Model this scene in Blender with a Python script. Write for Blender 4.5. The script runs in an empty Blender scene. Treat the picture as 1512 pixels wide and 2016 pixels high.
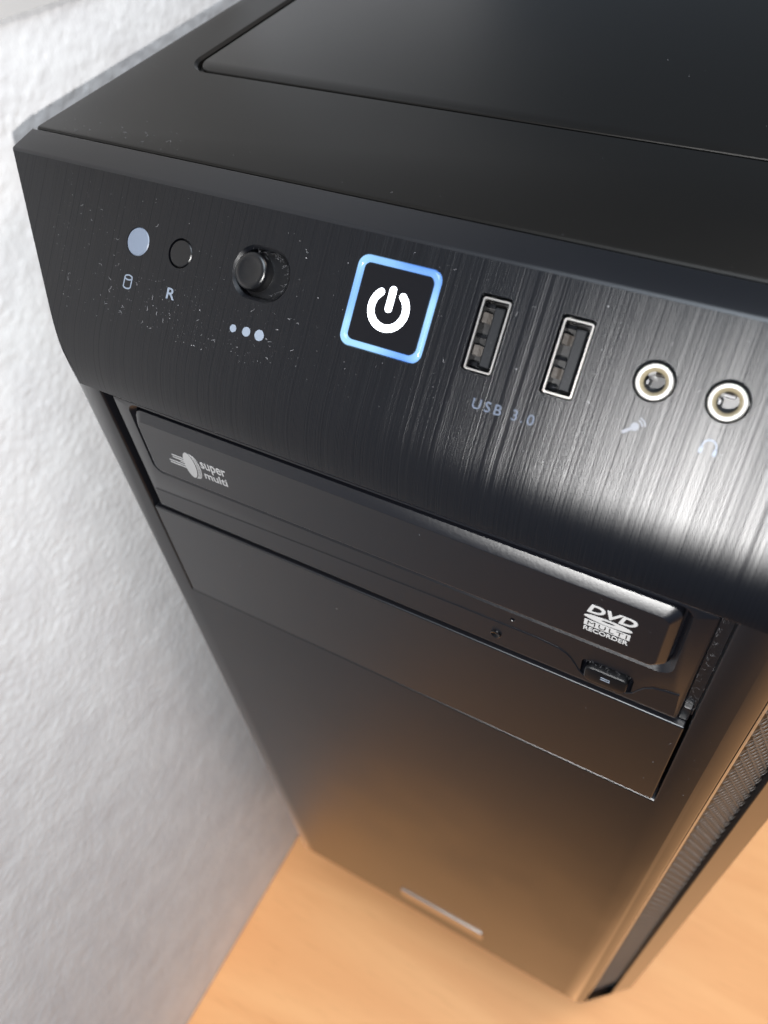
import bpy, bmesh, math, random
import numpy as np
from mathutils import Matrix, Vector

random.seed(7)
rng = np.random.default_rng(7)
S = 0.001                      # every length below is in millimetres
scene = bpy.context.scene
col = scene.collection

# ------------------------------------------------------------------ camera
CAM = (66.601, -91.317, 125.975)
R = ((0.8715614, 0.4833160, -0.0823795),
     (0.3258577, -0.6965708, -0.6392228),
     (-0.3663298, 0.5302780, -0.7645965))
cam_data = bpy.data.cameras.new("camera")
cam_data.sensor_fit = 'VERTICAL'
cam_data.sensor_height = 36.0
cam_data.sensor_width = 27.0
cam_data.lens = 36.0 * 1583.576 / 2016.0
cam_data.clip_start = 0.01
cam_data.clip_end = 50.0
cam_data.dof.use_dof = True
cam_data.dof.focus_distance = 0.178
cam_data.dof.aperture_fstop = 14.5
cam = bpy.data.objects.new("camera", cam_data)
col.objects.link(cam)
cam.matrix_world = Matrix((
    (R[0][0], -R[1][0], -R[2][0], CAM[0] * S),
    (R[0][1], -R[1][1], -R[2][1], CAM[1] * S),
    (R[0][2], -R[1][2], -R[2][2], CAM[2] * S),
    (0, 0, 0, 1)))
scene.camera = cam

# ------------------------------------------------------------------ world, lamps, exposure
world = bpy.data.worlds.new("World")
scene.world = world
world.use_nodes = True
bg = world.node_tree.nodes["Background"]
bg.inputs[0].default_value = (0.68, 0.82, 1.0, 1)
bg.inputs[1].default_value = 0.22


def lamp(name, loc, target, size, energy, color):
    ld = bpy.data.lights.new(name, 'AREA')
    ld.shape = 'DISK'
    ld.size = size * S
    ld.energy = energy
    ld.color = color
    o = bpy.data.objects.new(name, ld)
    col.objects.link(o)
    o.location = Vector(loc) * S
    d = (Vector(target) - Vector(loc)).normalized()
    o.rotation_euler = d.to_track_quat('-Z', 'Y').to_euler()
    return o


# the phone's flash just below the lens, and a broad warm window / ceiling light behind right
lamp("phone_flash", (65.0, -105.0, 95.0), (-10, 60, -60), 9, 0.72, (1.0, 0.985, 0.97))
lamp("room_window", (1000, 900, 1500), (-60, -60, -300), 420, 10.0, (1.0, 0.86, 0.76))
lamp("room_ceiling", (450, -300, 1850), (0, -100, -300), 1300, 44.5, (0.80, 0.90, 1.0))

scene.view_settings.view_transform = 'Standard'
scene.view_settings.look = 'None'
scene.view_settings.exposure = 0.0
scene.view_settings.gamma = 1.0
scene.cycles.use_denoising = True
scene.cycles.max_bounces = 8
scene.cycles.sample_clamp_indirect = 6.0


# ------------------------------------------------------------------ materials
def new_mat(name):
    m = bpy.data.materials.new(name)
    m.use_nodes = True
    nt = m.node_tree
    return m, nt, nt.nodes["Principled BSDF"]


def N(nt, typ, **kw):
    n = nt.nodes.new(typ)
    for k, v in kw.items():
        setattr(n, k, v)
    return n


def satin(name, base, rough, spec=0.5, metal=0.0, grain=None, grain_d=0.02, rough_var=0.0, coat=0.0):
    """A plain solid with a fine grain in relief and a little wear in the gloss."""
    m, nt, p = new_mat(name)
    p.inputs["Base Color"].default_value = (*base, 1)
    p.inputs["Roughness"].default_value = rough
    p.inputs["Specular IOR Level"].default_value = spec
    p.inputs["Metallic"].default_value = metal
    if coat:
        p.inputs["Coat Weight"].default_value = coat
        p.inputs["Coat Roughness"].default_value = 0.15
    tc = N(nt, "ShaderNodeTexCoord")
    if grain:
        no = N(nt, "ShaderNodeTexNoise")
        no.inputs["Scale"].default_value = grain
        no.inputs["Detail"].default_value = 2.0
        nt.links.new(tc.outputs["Object"], no.inputs["Vector"])
        bp = N(nt, "ShaderNodeBump")
        bp.inputs["Strength"].default_value = 0.6
        bp.inputs["Distance"].default_value = grain_d * S
        nt.links.new(no.outputs["Fac"], bp.inputs["Height"])
        nt.links.new(bp.outputs["Normal"], p.inputs["Normal"])
    if rough_var:
        n2 = N(nt, "ShaderNodeTexNoise")
        n2.inputs["Scale"].default_value = 28.0
        n2.inputs["Detail"].default_value = 5.0
        nt.links.new(tc.outputs["Object"], n2.inputs["Vector"])
        mr = N(nt, "ShaderNodeMapRange")
        mr.inputs["From Min"].default_value = 0.3
        mr.inputs["From Max"].default_value = 0.7
        mr.inputs["To Min"].default_value = rough - rough_var
        mr.inputs["To Max"].default_value = rough + rough_var
        nt.links.new(n2.outputs["Fac"], mr.inputs["Value"])
        nt.links.new(mr.outputs["Result"], p.inputs["Roughness"])
    return m


def black(name, base, rough, ior=1.5, grain=None, grain_d=0.02, rough_var=0.0):
    """Black plastic or coated metal: a dark body under a Fresnel gloss whose lobe falls off cleanly."""
    m = bpy.data.materials.new(name)
    m.use_nodes = True
    nt = m.node_tree
    nt.nodes.remove(nt.nodes["Principled BSDF"])
    out = nt.nodes["Material Output"]
    df = N(nt, "ShaderNodeBsdfDiffuse")
    df.inputs["Color"].default_value = (*base, 1)
    gl = N(nt, "ShaderNodeBsdfAnisotropic", distribution='BECKMANN')
    gl.inputs["Color"].default_value = (1, 1, 1, 1)
    gl.inputs["Roughness"].default_value = rough
    fr = N(nt, "ShaderNodeFresnel")
    fr.inputs["IOR"].default_value = ior
    mx = N(nt, "ShaderNodeMixShader")
    nt.links.new(fr.outputs[0], mx.inputs[0])
    nt.links.new(df.outputs[0], mx.inputs[1])
    nt.links.new(gl.outputs[0], mx.inputs[2])
    nt.links.new(mx.outputs[0], out.inputs["Surface"])
    tc = N(nt, "ShaderNodeTexCoord")
    if grain:
        no = N(nt, "ShaderNodeTexNoise")
        no.inputs["Scale"].default_value = grain
        no.inputs["Detail"].default_value = 2.0
        nt.links.new(tc.outputs["Object"], no.inputs["Vector"])
        bp = N(nt, "ShaderNodeBump")
        bp.inputs["Strength"].default_value = 0.6
        bp.inputs["Distance"].default_value = grain_d * S
        nt.links.new(no.outputs["Fac"], bp.inputs["Height"])
        for nd in (df, gl):
            nt.links.new(bp.outputs["Normal"], nd.inputs["Normal"])
    if rough_var:
        n2 = N(nt, "ShaderNodeTexNoise")
        n2.inputs["Scale"].default_value = 24.0
        n2.inputs["Detail"].default_value = 6.0
        nt.links.new(tc.outputs["Object"], n2.inputs["Vector"])
        mr = N(nt, "ShaderNodeMapRange")
        mr.inputs["From Min"].default_value = 0.3
        mr.inputs["From Max"].default_value = 0.7
        mr.inputs["To Min"].default_value = rough - rough_var
        mr.inputs["To Max"].default_value = rough + rough_var
        nt.links.new(n2.outputs["Fac"], mr.inputs["Value"])
        nt.links.new(mr.outputs["Result"], gl.inputs["Roughness"])
    return m


def emit(name, colr, strength, base=(0.5, 0.5, 0.5)):
    m, nt, p = new_mat(name)
    p.inputs["Base Color"].default_value = (*base, 1)
    p.inputs["Emission Color"].default_value = (*colr, 1)
    p.inputs["Emission Strength"].default_value = strength
    p.inputs["Roughness"].default_value = 0.3
    return m


def brushed_material():
    """Black brushed metal: hairlines run down the slope (constant along x); UVs are in millimetres."""
    m = black("brushed_black", (0.0026, 0.0028, 0.0038), 0.39, 1.44)
    nt = m.node_tree
    gl = next(n for n in nt.nodes if n.type == 'BSDF_GLOSSY')
    df = next(n for n in nt.nodes if n.type == 'BSDF_DIFFUSE')
    gl.inputs["Anisotropy"].default_value = 0.22
    gl.inputs["Rotation"].default_value = 0.0
    uv = N(nt, "ShaderNodeUVMap", uv_map="UVMap")
    tan = N(nt, "ShaderNodeTangent", direction_type='UV_MAP', uv_map="UVMap")
    nt.links.new(tan.outputs["Tangent"], gl.inputs["Tangent"])

    def streak(sx, sy, detail):
        mp = N(nt, "ShaderNodeMapping")
        mp.inputs["Scale"].default_value = (sx, sy, 1)
        nt.links.new(uv.outputs["UV"], mp.inputs["Vector"])
        no = N(nt, "ShaderNodeTexNoise", noise_dimensions='2D')
        no.inputs["Scale"].default_value = 1.0
        no.inputs["Detail"].default_value = detail
        no.inputs["Roughness"].default_value = 0.6
        nt.links.new(mp.outputs["Vector"], no.inputs["Vector"])
        return no

    def madd(src, k, add):
        n = N(nt, "ShaderNodeMath", operation='MULTIPLY_ADD')
        nt.links.new(src, n.inputs[0])
        n.inputs[1].default_value = k
        if add is not None:
            nt.links.new(add, n.inputs[2])
        else:
            n.inputs[2].default_value = 0
        return n.outputs[0]

    h = madd(streak(4.6, 0.0004, 1.5).outputs["Fac"], 1.0, None)     # hairlines
    h = madd(streak(1.3, 0.0004, 1.0).outputs["Fac"], 0.55, h)       # broader scores
    bp = N(nt, "ShaderNodeBump")
    bp.inputs["Strength"].default_value = 1.0
    bp.inputs["Distance"].default_value = 0.052 * S
    nt.links.new(h, bp.inputs["Height"])
    nt.links.new(bp.outputs["Normal"], gl.inputs["Normal"])
    # the dark bottoms of the deepest scores return less light
    sc = streak(2.4, 0.0006, 3.0)
    mr = N(nt, "ShaderNodeMapRange")
    mr.inputs["From Min"].default_value = 0.34
    mr.inputs["From Max"].default_value = 0.46
    mr.inputs["To Min"].default_value = 0.74
    mr.inputs["To Max"].default_value = 1.0
    nt.links.new(sc.outputs["Fac"], mr.inputs["Value"])
    nt.links.new(mr.outputs["Result"], gl.inputs["Color"])
    return m


def wall_material():
    m, nt, p = new_mat("white_woodchip")
    p.inputs["Roughness"].default_value = 0.85
    p.inputs["Specular IOR Level"].default_value = 0.25
    tc = N(nt, "ShaderNodeTexCoord")
    no = N(nt, "ShaderNodeTexNoise")
    no.inputs["Scale"].default_value = 60.0
    no.inputs["Detail"].default_value = 6.0
    nt.links.new(tc.outputs["Object"], no.inputs["Vector"])
    cr = N(nt, "ShaderNodeValToRGB")
    cr.color_ramp.elements[0].position = 0.3
    cr.color_ramp.elements[0].color = (0.74, 0.73, 0.73, 1)
    cr.color_ramp.elements[1].position = 0.7
    cr.color_ramp.elements[1].color = (0.83, 0.825, 0.82, 1)
    nt.links.new(no.outputs["Fac"], cr.inputs["Fac"])
    nt.links.new(cr.outputs["Color"], p.inputs["Base Color"])
    n2 = N(nt, "ShaderNodeTexNoise")
    n2.inputs["Scale"].default_value = 420.0
    n2.inputs["Detail"].default_value = 3.0
    nt.links.new(tc.outputs["Object"], n2.inputs["Vector"])
    bp = N(nt, "ShaderNodeBump")
    bp.inputs["Strength"].default_value = 0.5
    bp.inputs["Distance"].default_value = 0.2 * S
    nt.links.new(n2.outputs["Fac"], bp.inputs["Height"])
    nt.links.new(bp.outputs["Normal"], p.inputs["Normal"])
    return m


def patch_material():
    m, nt, p = new_mat("grey_brown_speckled")  # even grey, darker than the wall, with small brown specks
    p.inputs["Roughness"].default_value = 0.7
    tc = N(nt, "ShaderNodeTexCoord")
    vo = N(nt, "ShaderNodeTexVoronoi")
    vo.inputs["Scale"].default_value = 190.0
    nt.links.new(tc.outputs["Object"], vo.inputs["Vector"])
    cr = N(nt, "ShaderNodeValToRGB")
    cr.color_ramp.elements[0].position = 0.10
    cr.color_ramp.elements[0].color = (0.36, 0.25, 0.14, 1)
    cr.color_ramp.elements[1].position = 0.22
    cr.color_ramp.elements[1].color = (0.57, 0.55, 0.53, 1)
    nt.links.new(vo.outputs["Distance"], cr.inputs["Fac"])
    nt.links.new(cr.outputs["Color"], p.inputs["Base Color"])
    return m


def beech_material():
    m, nt, p = new_mat("light_beech")
    p.inputs["Roughness"].default_value = 0.5
    p.inputs["Specular IOR Level"].default_value = 0.22
    tc = N(nt, "ShaderNodeTexCoord")
    mp = N(nt, "ShaderNodeMapping")
    mp.inputs["Scale"].default_value = (4.0, 34.0, 10.0)
    mp.inputs["Rotation"].default_value = (0, 0, math.radians(5))
    nt.links.new(tc.outputs["Object"], mp.inputs["Vector"])
    no = N(nt, "ShaderNodeTexNoise")
    no.inputs["Scale"].default_value = 1.2
    no.inputs["Detail"].default_value = 6.0
    no.inputs["Distortion"].default_value = 0.8
    nt.links.new(mp.outputs["Vector"], no.inputs["Vector"])
    cr = N(nt, "ShaderNodeValToRGB")
    cr.color_ramp.elements[0].position = 0.32
    cr.color_ramp.elements[0].color = (0.85, 0.395, 0.155, 1)
    cr.color_ramp.elements[1].position = 0.68
    cr.color_ramp.elements[1].color = (0.93, 0.47, 0.195, 1)
    nt.links.new(no.outputs["Fac"], cr.inputs["Fac"])
    # short darker pores along the grain
    mp2 = N(nt, "ShaderNodeMapping")
    mp2.inputs["Scale"].default_value = (45.0, 600.0, 100.0)
    nt.links.new(tc.outputs["Object"], mp2.inputs["Vector"])
    n2 = N(nt, "ShaderNodeTexNoise")
    n2.inputs["Scale"].default_value = 1.0
    nt.links.new(mp2.outputs["Vector"], n2.inputs["Vector"])
    c2 = N(nt, "ShaderNodeValToRGB")
    c2.color_ramp.elements[0].position = 0.30
    c2.color_ramp.elements[0].color = (0.72, 0.66, 0.6, 1)
    c2.color_ramp.elements[1].position = 0.40
    c2.color_ramp.elements[1].color = (1, 1, 1, 1)
    nt.links.new(n2.outputs["Fac"], c2.inputs["Fac"])
    mx = N(nt, "ShaderNodeMix", data_type='RGBA', blend_type='MULTIPLY')
    mx.inputs[0].default_value = 0.25
    nt.links.new(cr.outputs["Color"], mx.inputs[6])
    nt.links.new(c2.outputs["Color"], mx.inputs[7])
    nt.links.new(mx.outputs[2], p.inputs["Base Color"])
    return m


M = dict(
    bezel=black("black_satin_plastic", (0.0045, 0.0046, 0.0058), 0.40, 1.56, grain=2600, grain_d=0.006, rough_var=0.03),
    top=black("black_powder_coat", (0.0055, 0.005, 0.0044), 0.44, 1.30, grain=2200, grain_d=0.012, rough_var=0.03),
    brushed=brushed_material(),
    drive=black("black_grained_plastic", (0.0032, 0.0034, 0.0048), 0.43, 1.58, grain=1300, grain_d=0.04),
    gloss=black("black_gloss_plastic", (0.003, 0.003, 0.0035), 0.18, 1.5),
    matte=black("black_matte_plastic", (0.003, 0.003, 0.0035), 0.55, 1.35),
    cap=black("black_button_cap", (0.0025, 0.0025, 0.0035), 0.4, 1.4, grain=2200, grain_d=0.02),
    knob=black("black_knob_plastic", (0.0035, 0.0035, 0.004), 0.36, 1.5, grain=2500, grain_d=0.01),
    steel=satin("nickel_steel", (0.78, 0.74, 0.70), 0.3, 0.5, 1.0),
    darksteel=satin("dull_dark_steel", (0.16, 0.16, 0.165), 0.35, 0.5, 1.0),
    brass=satin("dull_brass", (0.010, 0.0065, 0.0038), 0.5, 0.25, 0.1, grain=1800, grain_d=0.1),
    tongue=satin("grey_blue_plastic", (0.003, 0.0036, 0.0048), 0.5, 0.25, grain=1500, grain_d=0.04),
    cream=satin("cream_plastic", (0.17, 0.145, 0.095), 0.4),
    ringwhite=satin("white_ring", (0.34, 0.33, 0.31), 0.3, 0.5),
    led=satin("milky_lens", (0.125, 0.15, 0.195), 0.4, 0.5),
    ink=satin("grey_print", (0.15, 0.175, 0.215), 0.55, 0.3),
    paleink=satin("pale_print", (0.10, 0.107, 0.125), 0.5, 0.4),
    faintink=satin("faint_grey_print", (0.045, 0.058, 0.085), 0.45, 0.5),
    whiteink=satin("white_print", (0.30, 0.30, 0.30), 0.55, 0.3),
    badge=satin("brushed_badge_metal", (0.50, 0.45, 0.41), 0.28, 0.5, 1.0),
    mesh=satin("grey_grille_steel", (0.11, 0.10, 0.092), 0.42, 0.5, 0.2),
    dust=satin("pale_dust", (0.23, 0.23, 0.24), 0.9, 0.2),
    glow=emit("white_backlight", (0.86, 0.91, 1.0), 5.5),
    lint=satin("grey_lint", (0.085, 0.085, 0.09), 0.9, 0.2),
    wall=wall_material(), patch=patch_material(), beech=beech_material(),
    foot=satin("black_rubber", (0.02, 0.02, 0.02), 0.8, 0.3),
    floor=satin("dark_floor", (0.05, 0.045, 0.04), 0.6, 0.3),
)


def ring_material():
    """Blue light guide: the lamps behind it make some stretches brighter (they belong to the lit ring)."""
    m, nt, p = new_mat("blue_light_guide")
    p.inputs["Base Color"].default_value = (0.02, 0.04, 0.12, 1)
    p.inputs["Roughness"].default_value = 0.2
    tc = N(nt, "ShaderNodeTexCoord")
    no = N(nt, "ShaderNodeTexNoise")
    no.inputs["Scale"].default_value = 95.0
    no.inputs["Detail"].default_value = 0.5
    nt.links.new(tc.outputs["Object"], no.inputs["Vector"])
    cr = N(nt, "ShaderNodeValToRGB")
    cr.color_ramp.elements[0].position = 0.42
    cr.color_ramp.elements[0].color = (0.095, 0.27, 0.80, 1)
    cr.color_ramp.elements[1].position = 0.68
    cr.color_ramp.elements[1].color = (0.38, 0.70, 1.0, 1)
    nt.links.new(no.outputs["Fac"], cr.inputs["Fac"])
    nt.links.new(cr.outputs["Color"], p.inputs["Emission Color"])
    p.inputs["Emission Strength"].default_value = 1.0
    return m


M['ring'] = ring_material()


# ------------------------------------------------------------------ mesh helpers
BASE = Vector((0, 200, -479.5))          # foot of the tower, on the desk


def link(name, verts, faces, mat, parent=None, smooth=None, uvs=None, origin=None):
    """One mesh object; vertices come in world millimetres."""
    if origin is None:
        origin = BASE if parent is not None else Vector((0, 0, 0))
    me = bpy.data.meshes.new(name)
    me.from_pydata([tuple((Vector(v) - origin) * S) for v in verts], [], faces)
    if uvs is not None:
        lay = me.uv_layers.new(name="UVMap")
        for lp in me.loops:
            lay.data[lp.index].uv = uvs[lp.vertex_index]
    me.materials.append(mat)
    bm = bmesh.new()
    bm.from_mesh(me)
    bmesh.ops.recalc_face_normals(bm, faces=bm.faces)
    bm.to_mesh(me)
    bm.free()
    if smooth is not None:
        me.shade_smooth()
        me.set_sharp_from_angle(angle=math.radians(smooth))
    o = bpy.data.objects.new(name, me)
    col.objects.link(o)
    if parent is not None:
        o.parent = parent
    else:
        o.location = origin * S
    return o


class MB:
    def __init__(self):
        self.v, self.f = [], []

    def add(self, verts, faces):
        k = len(self.v)
        self.v += [tuple(p) for p in verts]
        self.f += [tuple(i + k for i in f) for f in faces]

    def loops(self, loops, cap0=True, cap1=True):
        """Closed outlines of equal length joined in order, ends capped."""
        n = len(loops[0])
        vs = [p for L in loops for p in L]
        fs = []
        for a in range(len(loops) - 1):
            for i in range(n):
                j = (i + 1) % n
                fs.append((a * n + i, a * n + j, (a + 1) * n + j, (a + 1) * n + i))
        if cap0:
            fs.append(tuple(range(n)))
        if cap1:
            fs.append(tuple(range((len(loops) - 1) * n, len(loops) * n)))
        self.add(vs, fs)

    def prism(self, frame, levels):
        """levels: list of (outline, out)."""
        self.loops([[frame(a, b, o) for a, b in ol] for ol, o in levels])

    def box(self, x0, x1, y0, y1, z0, z1):
        self.loops([[(x0, y0, z), (x1, y0, z), (x1, y1, z), (x0, y1, z)] for z in (z0, z1)])

    def tube(self, pts, r, n=5):
        L = []
        for i, p in enumerate(pts):
            p = Vector(p)
            d = (Vector(pts[min(i + 1, len(pts) - 1)]) - Vector(pts[max(i - 1, 0)])).normalized()
            u = d.orthogonal().normalized()
            w = d.cross(u)
            L.append([p + (u * math.cos(t) + w * math.sin(t)) * r for t in
                      [2 * math.pi * k / n for k in range(n)]])
        self.loops(L)

    def build(self, name, mat, parent=None, smooth=None, **kw):
        return link(name, self.v, self.f, mat, parent, smooth, **kw)


def rr(x0, x1, z0, z1, r, n=6):
    """Rounded rectangle outline."""
    out = []
    for cx, cz, a0 in ((x1 - r, z1 - r, 0), (x0 + r, z1 - r, 90), (x0 + r, z0 + r, 180), (x1 - r, z0 + r, 270)):
        for k in range(n + 1):
            t = math.radians(a0 + 90 * k / n)
            out.append((cx + r * math.cos(t), cz + r * math.sin(t)))
    return out


def circ(x, z, r, n=40):
    return [(x + r * math.cos(2 * math.pi * k / n), z + r * math.sin(2 * math.pi * k / n)) for k in range(n)]


def FP(x, z, o=0.0):
    """Front face: o is how far out of it towards the viewer."""
    return (x, -o, z)


TILT = math.radians(43)
ST, CT = math.sin(TILT), math.cos(TILT)
Z0 = 10.0


def IO(x, w, o=0.0):
    """Sloping control face: w runs up the slope from where it would meet the front face."""
    return (x, w * ST - o * CT, Z0 + w * CT + o * ST)


def TP(x, y, o=0.0):
    return (x, y, 42.3 + o)


def boolean(o, cutters, op='DIFFERENCE'):
    for c in cutters:
        md = o.modifiers.new("cut", 'BOOLEAN')
        md.operation = op
        md.solver = 'EXACT'
        md.object = c
    dg = bpy.context.evaluated_depsgraph_get()
    dg.update()
    me = bpy.data.meshes.new_from_object(o.evaluated_get(dg))
    o.modifiers.clear()
    old = o.data
    o.data = me
    bpy.data.meshes.remove(old)
    for c in cutters:
        m = c.data
        bpy.data.objects.remove(c)
        bpy.data.meshes.remove(m)


def text_part(txt, name, frame, box, mat, parent, bold=0.0, shear=0.0, out=0.03, thick=0.05, spacing=1.0):
    """Lettering as a thin raised print, fitted to box (x0, x1, z0, z1) on a face."""
    cu = bpy.data.curves.new(name, 'FONT')
    cu.body = txt
    cu.size = 1.0
    cu.offset = bold
    cu.space_character = spacing
    cu.resolution_u = 4
    cu.fill_mode = 'FRONT'
    cu.extrude = 0.02
    ob = bpy.data.objects.new(name, cu)
    col.objects.link(ob)
    dg = bpy.context.evaluated_depsgraph_get()
    dg.update()
    me = bpy.data.meshes.new_from_object(ob.evaluated_get(dg))
    bpy.data.objects.remove(ob)
    bpy.data.curves.remove(cu)
    pts = [v.co.copy() for v in me.vertices]
    xs = [p.x + shear * p.y for p in pts]
    ys = [p.y for p in pts]
    ax, bx, ay, by = min(xs), max(xs), min(ys), max(ys)
    x0, x1, z0, z1 = box
    V = []
    for p, sx in zip(pts, xs):
        V.append(frame(x0 + (sx - ax) / (bx - ax) * (x1 - x0), z0 + (p.y - ay) / (by - ay) * (z1 - z0),
                       out + (thick if p.z > 0 else 0)))
    F = [tuple(pl.vertices) for pl in me.polygons]
    bpy.data.meshes.remove(me)
    return link(name, V, F, mat, parent)


def stroke(mb, frame, pts, wd, o0, o1, closed=False):
    """A flat line of width wd along pts on a face."""
    n = len(pts)
    L, Rr = [], []
    for i, (a, b) in enumerate(pts):
        if closed:
            p, q = pts[i - 1], pts[(i + 1) % n]
        else:
            p, q = pts[max(i - 1, 0)], pts[min(i + 1, n - 1)]
        d = Vector((q[0] - p[0], q[1] - p[1])).normalized()
        nx, nz = -d.y * wd / 2, d.x * wd / 2
        L.append((a + nx, b + nz))
        Rr.append((a - nx, b - nz))
    m = n if closed else n - 1
    for i in range(m):
        j = (i + 1) % n
        q = [L[i], L[j], Rr[j], Rr[i]]
        mb.loops([[frame(a, b, o) for a, b in q] for o in (o0, o1)])


def arc(cx, cz, rx, rz, a0, a1, n):
    return [(cx + rx * math.cos(math.radians(a0 + (a1 - a0) * k / n)),
             cz + rz * math.sin(math.radians(a0 + (a1 - a0) * k / n))) for k in range(n + 1)]


# ================================================================== the setting
WALL_X = -130.0
DESK_Z = -479.5


def band_noise(ny, nz, step, lo, hi):
    """Random relief whose bumps are between lo and hi millimetres long."""
    f = np.fft.rfft2(rng.standard_normal((ny, nz)))
    ky = np.fft.fftfreq(ny, step)[:, None]
    kz = np.fft.rfftfreq(nz, step)[None, :]
    k = np.sqrt(ky ** 2 + kz ** 2)
    wgt = np.exp(-(k * lo) ** 2 / 2 * 1.2) * (1 - np.exp(-(k * hi) ** 2 / 2))
    h = np.fft.irfft2(f * wgt, s=(ny, nz))
    return h / h.std()


def grid_wall():
    step = 1.2
    ys = np.arange(-420, 330.1, step)
    zs = np.arange(-500, 330.1, step)
    ny, nz = len(ys), len(zs)
    h = band_noise(ny, nz, step, 2.2, 6.5)
    h2 = band_noise(ny, nz, step, 1.6, 4.0)
    chips = np.clip(h, -0.6, 2.6) * 0.14 + h2 * 0.075 + band_noise(ny, nz, step, 14, 60) * 0.05
    Y, Z = np.meshgrid(ys, zs, indexing='ij')
    co = np.stack([WALL_X + chips, Y, Z], -1).reshape(-1, 3) * S
    idx = np.arange(ny * nz).reshape(ny, nz)
    q = np.stack([idx[:-1, :-1], idx[1:, :-1], idx[1:, 1:], idx[:-1, 1:]], -1).reshape(-1, 4)
    me = bpy.data.meshes.new("wall")
    me.vertices.add(len(co))
    me.vertices.foreach_set("co", co.ravel())
    me.loops.add(q.size)
    me.loops.foreach_set("vertex_index", q.ravel().astype(np.int32))
    me.polygons.add(len(q))
    me.polygons.foreach_set("loop_start", np.arange(0, q.size, 4, dtype=np.int32))
    me.update(calc_edges=True)
    me.validate()
    me.shade_smooth()
    me.materials.append(M['wall'])
    o = bpy.data.objects.new("wall", me)
    col.objects.link(o)
    o['kind'] = 'structure'
    return o


grid_wall()

# a smooth pale strip high on the wall, with a slanting lower edge
mb = MB()
pat = [(-60, 71.0), (44, 60.6), (77, 57.0), (140, 50.5), (140, 120), (-60, 120)]
mb.loops([[(WALL_X + ox, y, z) for y, z in pat] for ox in (-2.0, 1.25)])
o = mb.build("wall_patch", M['patch'])
o['label'] = 'smooth grey patch with brown specks and a slanting edge on the white wall'
o['category'] = 'wall patch'

# the desk, its front edge rounded over
mb = MB()
prof = [(DESK_Z - 26, -188)] + [(DESK_Z - 4 + 4 * math.sin(t), -188 + 4 - 4 * math.cos(t)) for t in
                                [math.radians(a) for a in (0, 30, 60, 90)]] + [(DESK_Z, 700), (DESK_Z - 26, 700)]
mb.loops([[(x, y, z) for z, y in prof] for x in (-129.2, 900)])
o = mb.build("desk", M['beech'], smooth=35)
o['label'] = 'light beech desk top under the black computer tower, against the wall'
o['category'] = 'desk'

mb = MB()  # unseen dark floor, added so the black front reflects darkness beyond the desk
mb.loops([[(x, y, z) for x, y in ((-130, -3000), (3000, -3000), (3000, 1500), (-130, 1500))] for z in (-1200, -1190)])
o = mb.build("floor", M['floor'])
o['kind'] = 'structure'

# ================================================================== the tower
tower = bpy.data.objects.new("computer_tower", None)
tower.empty_display_size = 0.05
tower.location = BASE * S
col.objects.link(tower)
tower['label'] = 'black desktop computer tower with lit power button and disc drive, standing on the desk'
tower['category'] = 'computer'

# outline of the front in section: (y, z) from the bay opening up over the slope
WT = 9.6
RAD = WT / math.tan(TILT / 2)
prof_io = []
for k in range(25):
    a = TILT * k / 24
    prof_io.append((RAD - RAD * math.cos(a), Z0 - WT + RAD * math.sin(a)))
for w in (10.4, 12, 26, 41.6):
    prof_io.append((w * ST, Z0 + w * CT))
PEAK = (29.3, 41.45)
prof_io += [(28.9, 40.98)]


def side_x(y, right):
    """Half width of the front at depth y: a small bevel, then the splayed flank."""
    if y <= 2.5:
        return 82.3 + 4.0 * y / 2.5
    k = (109.0 - 86.3) / 26.8 if right else (110.9 - 86.3) / 26.8
    return 86.3 + k * (min(y, 29.3) - 2.5) + max(0, y - 29.3) * 0.08


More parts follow.
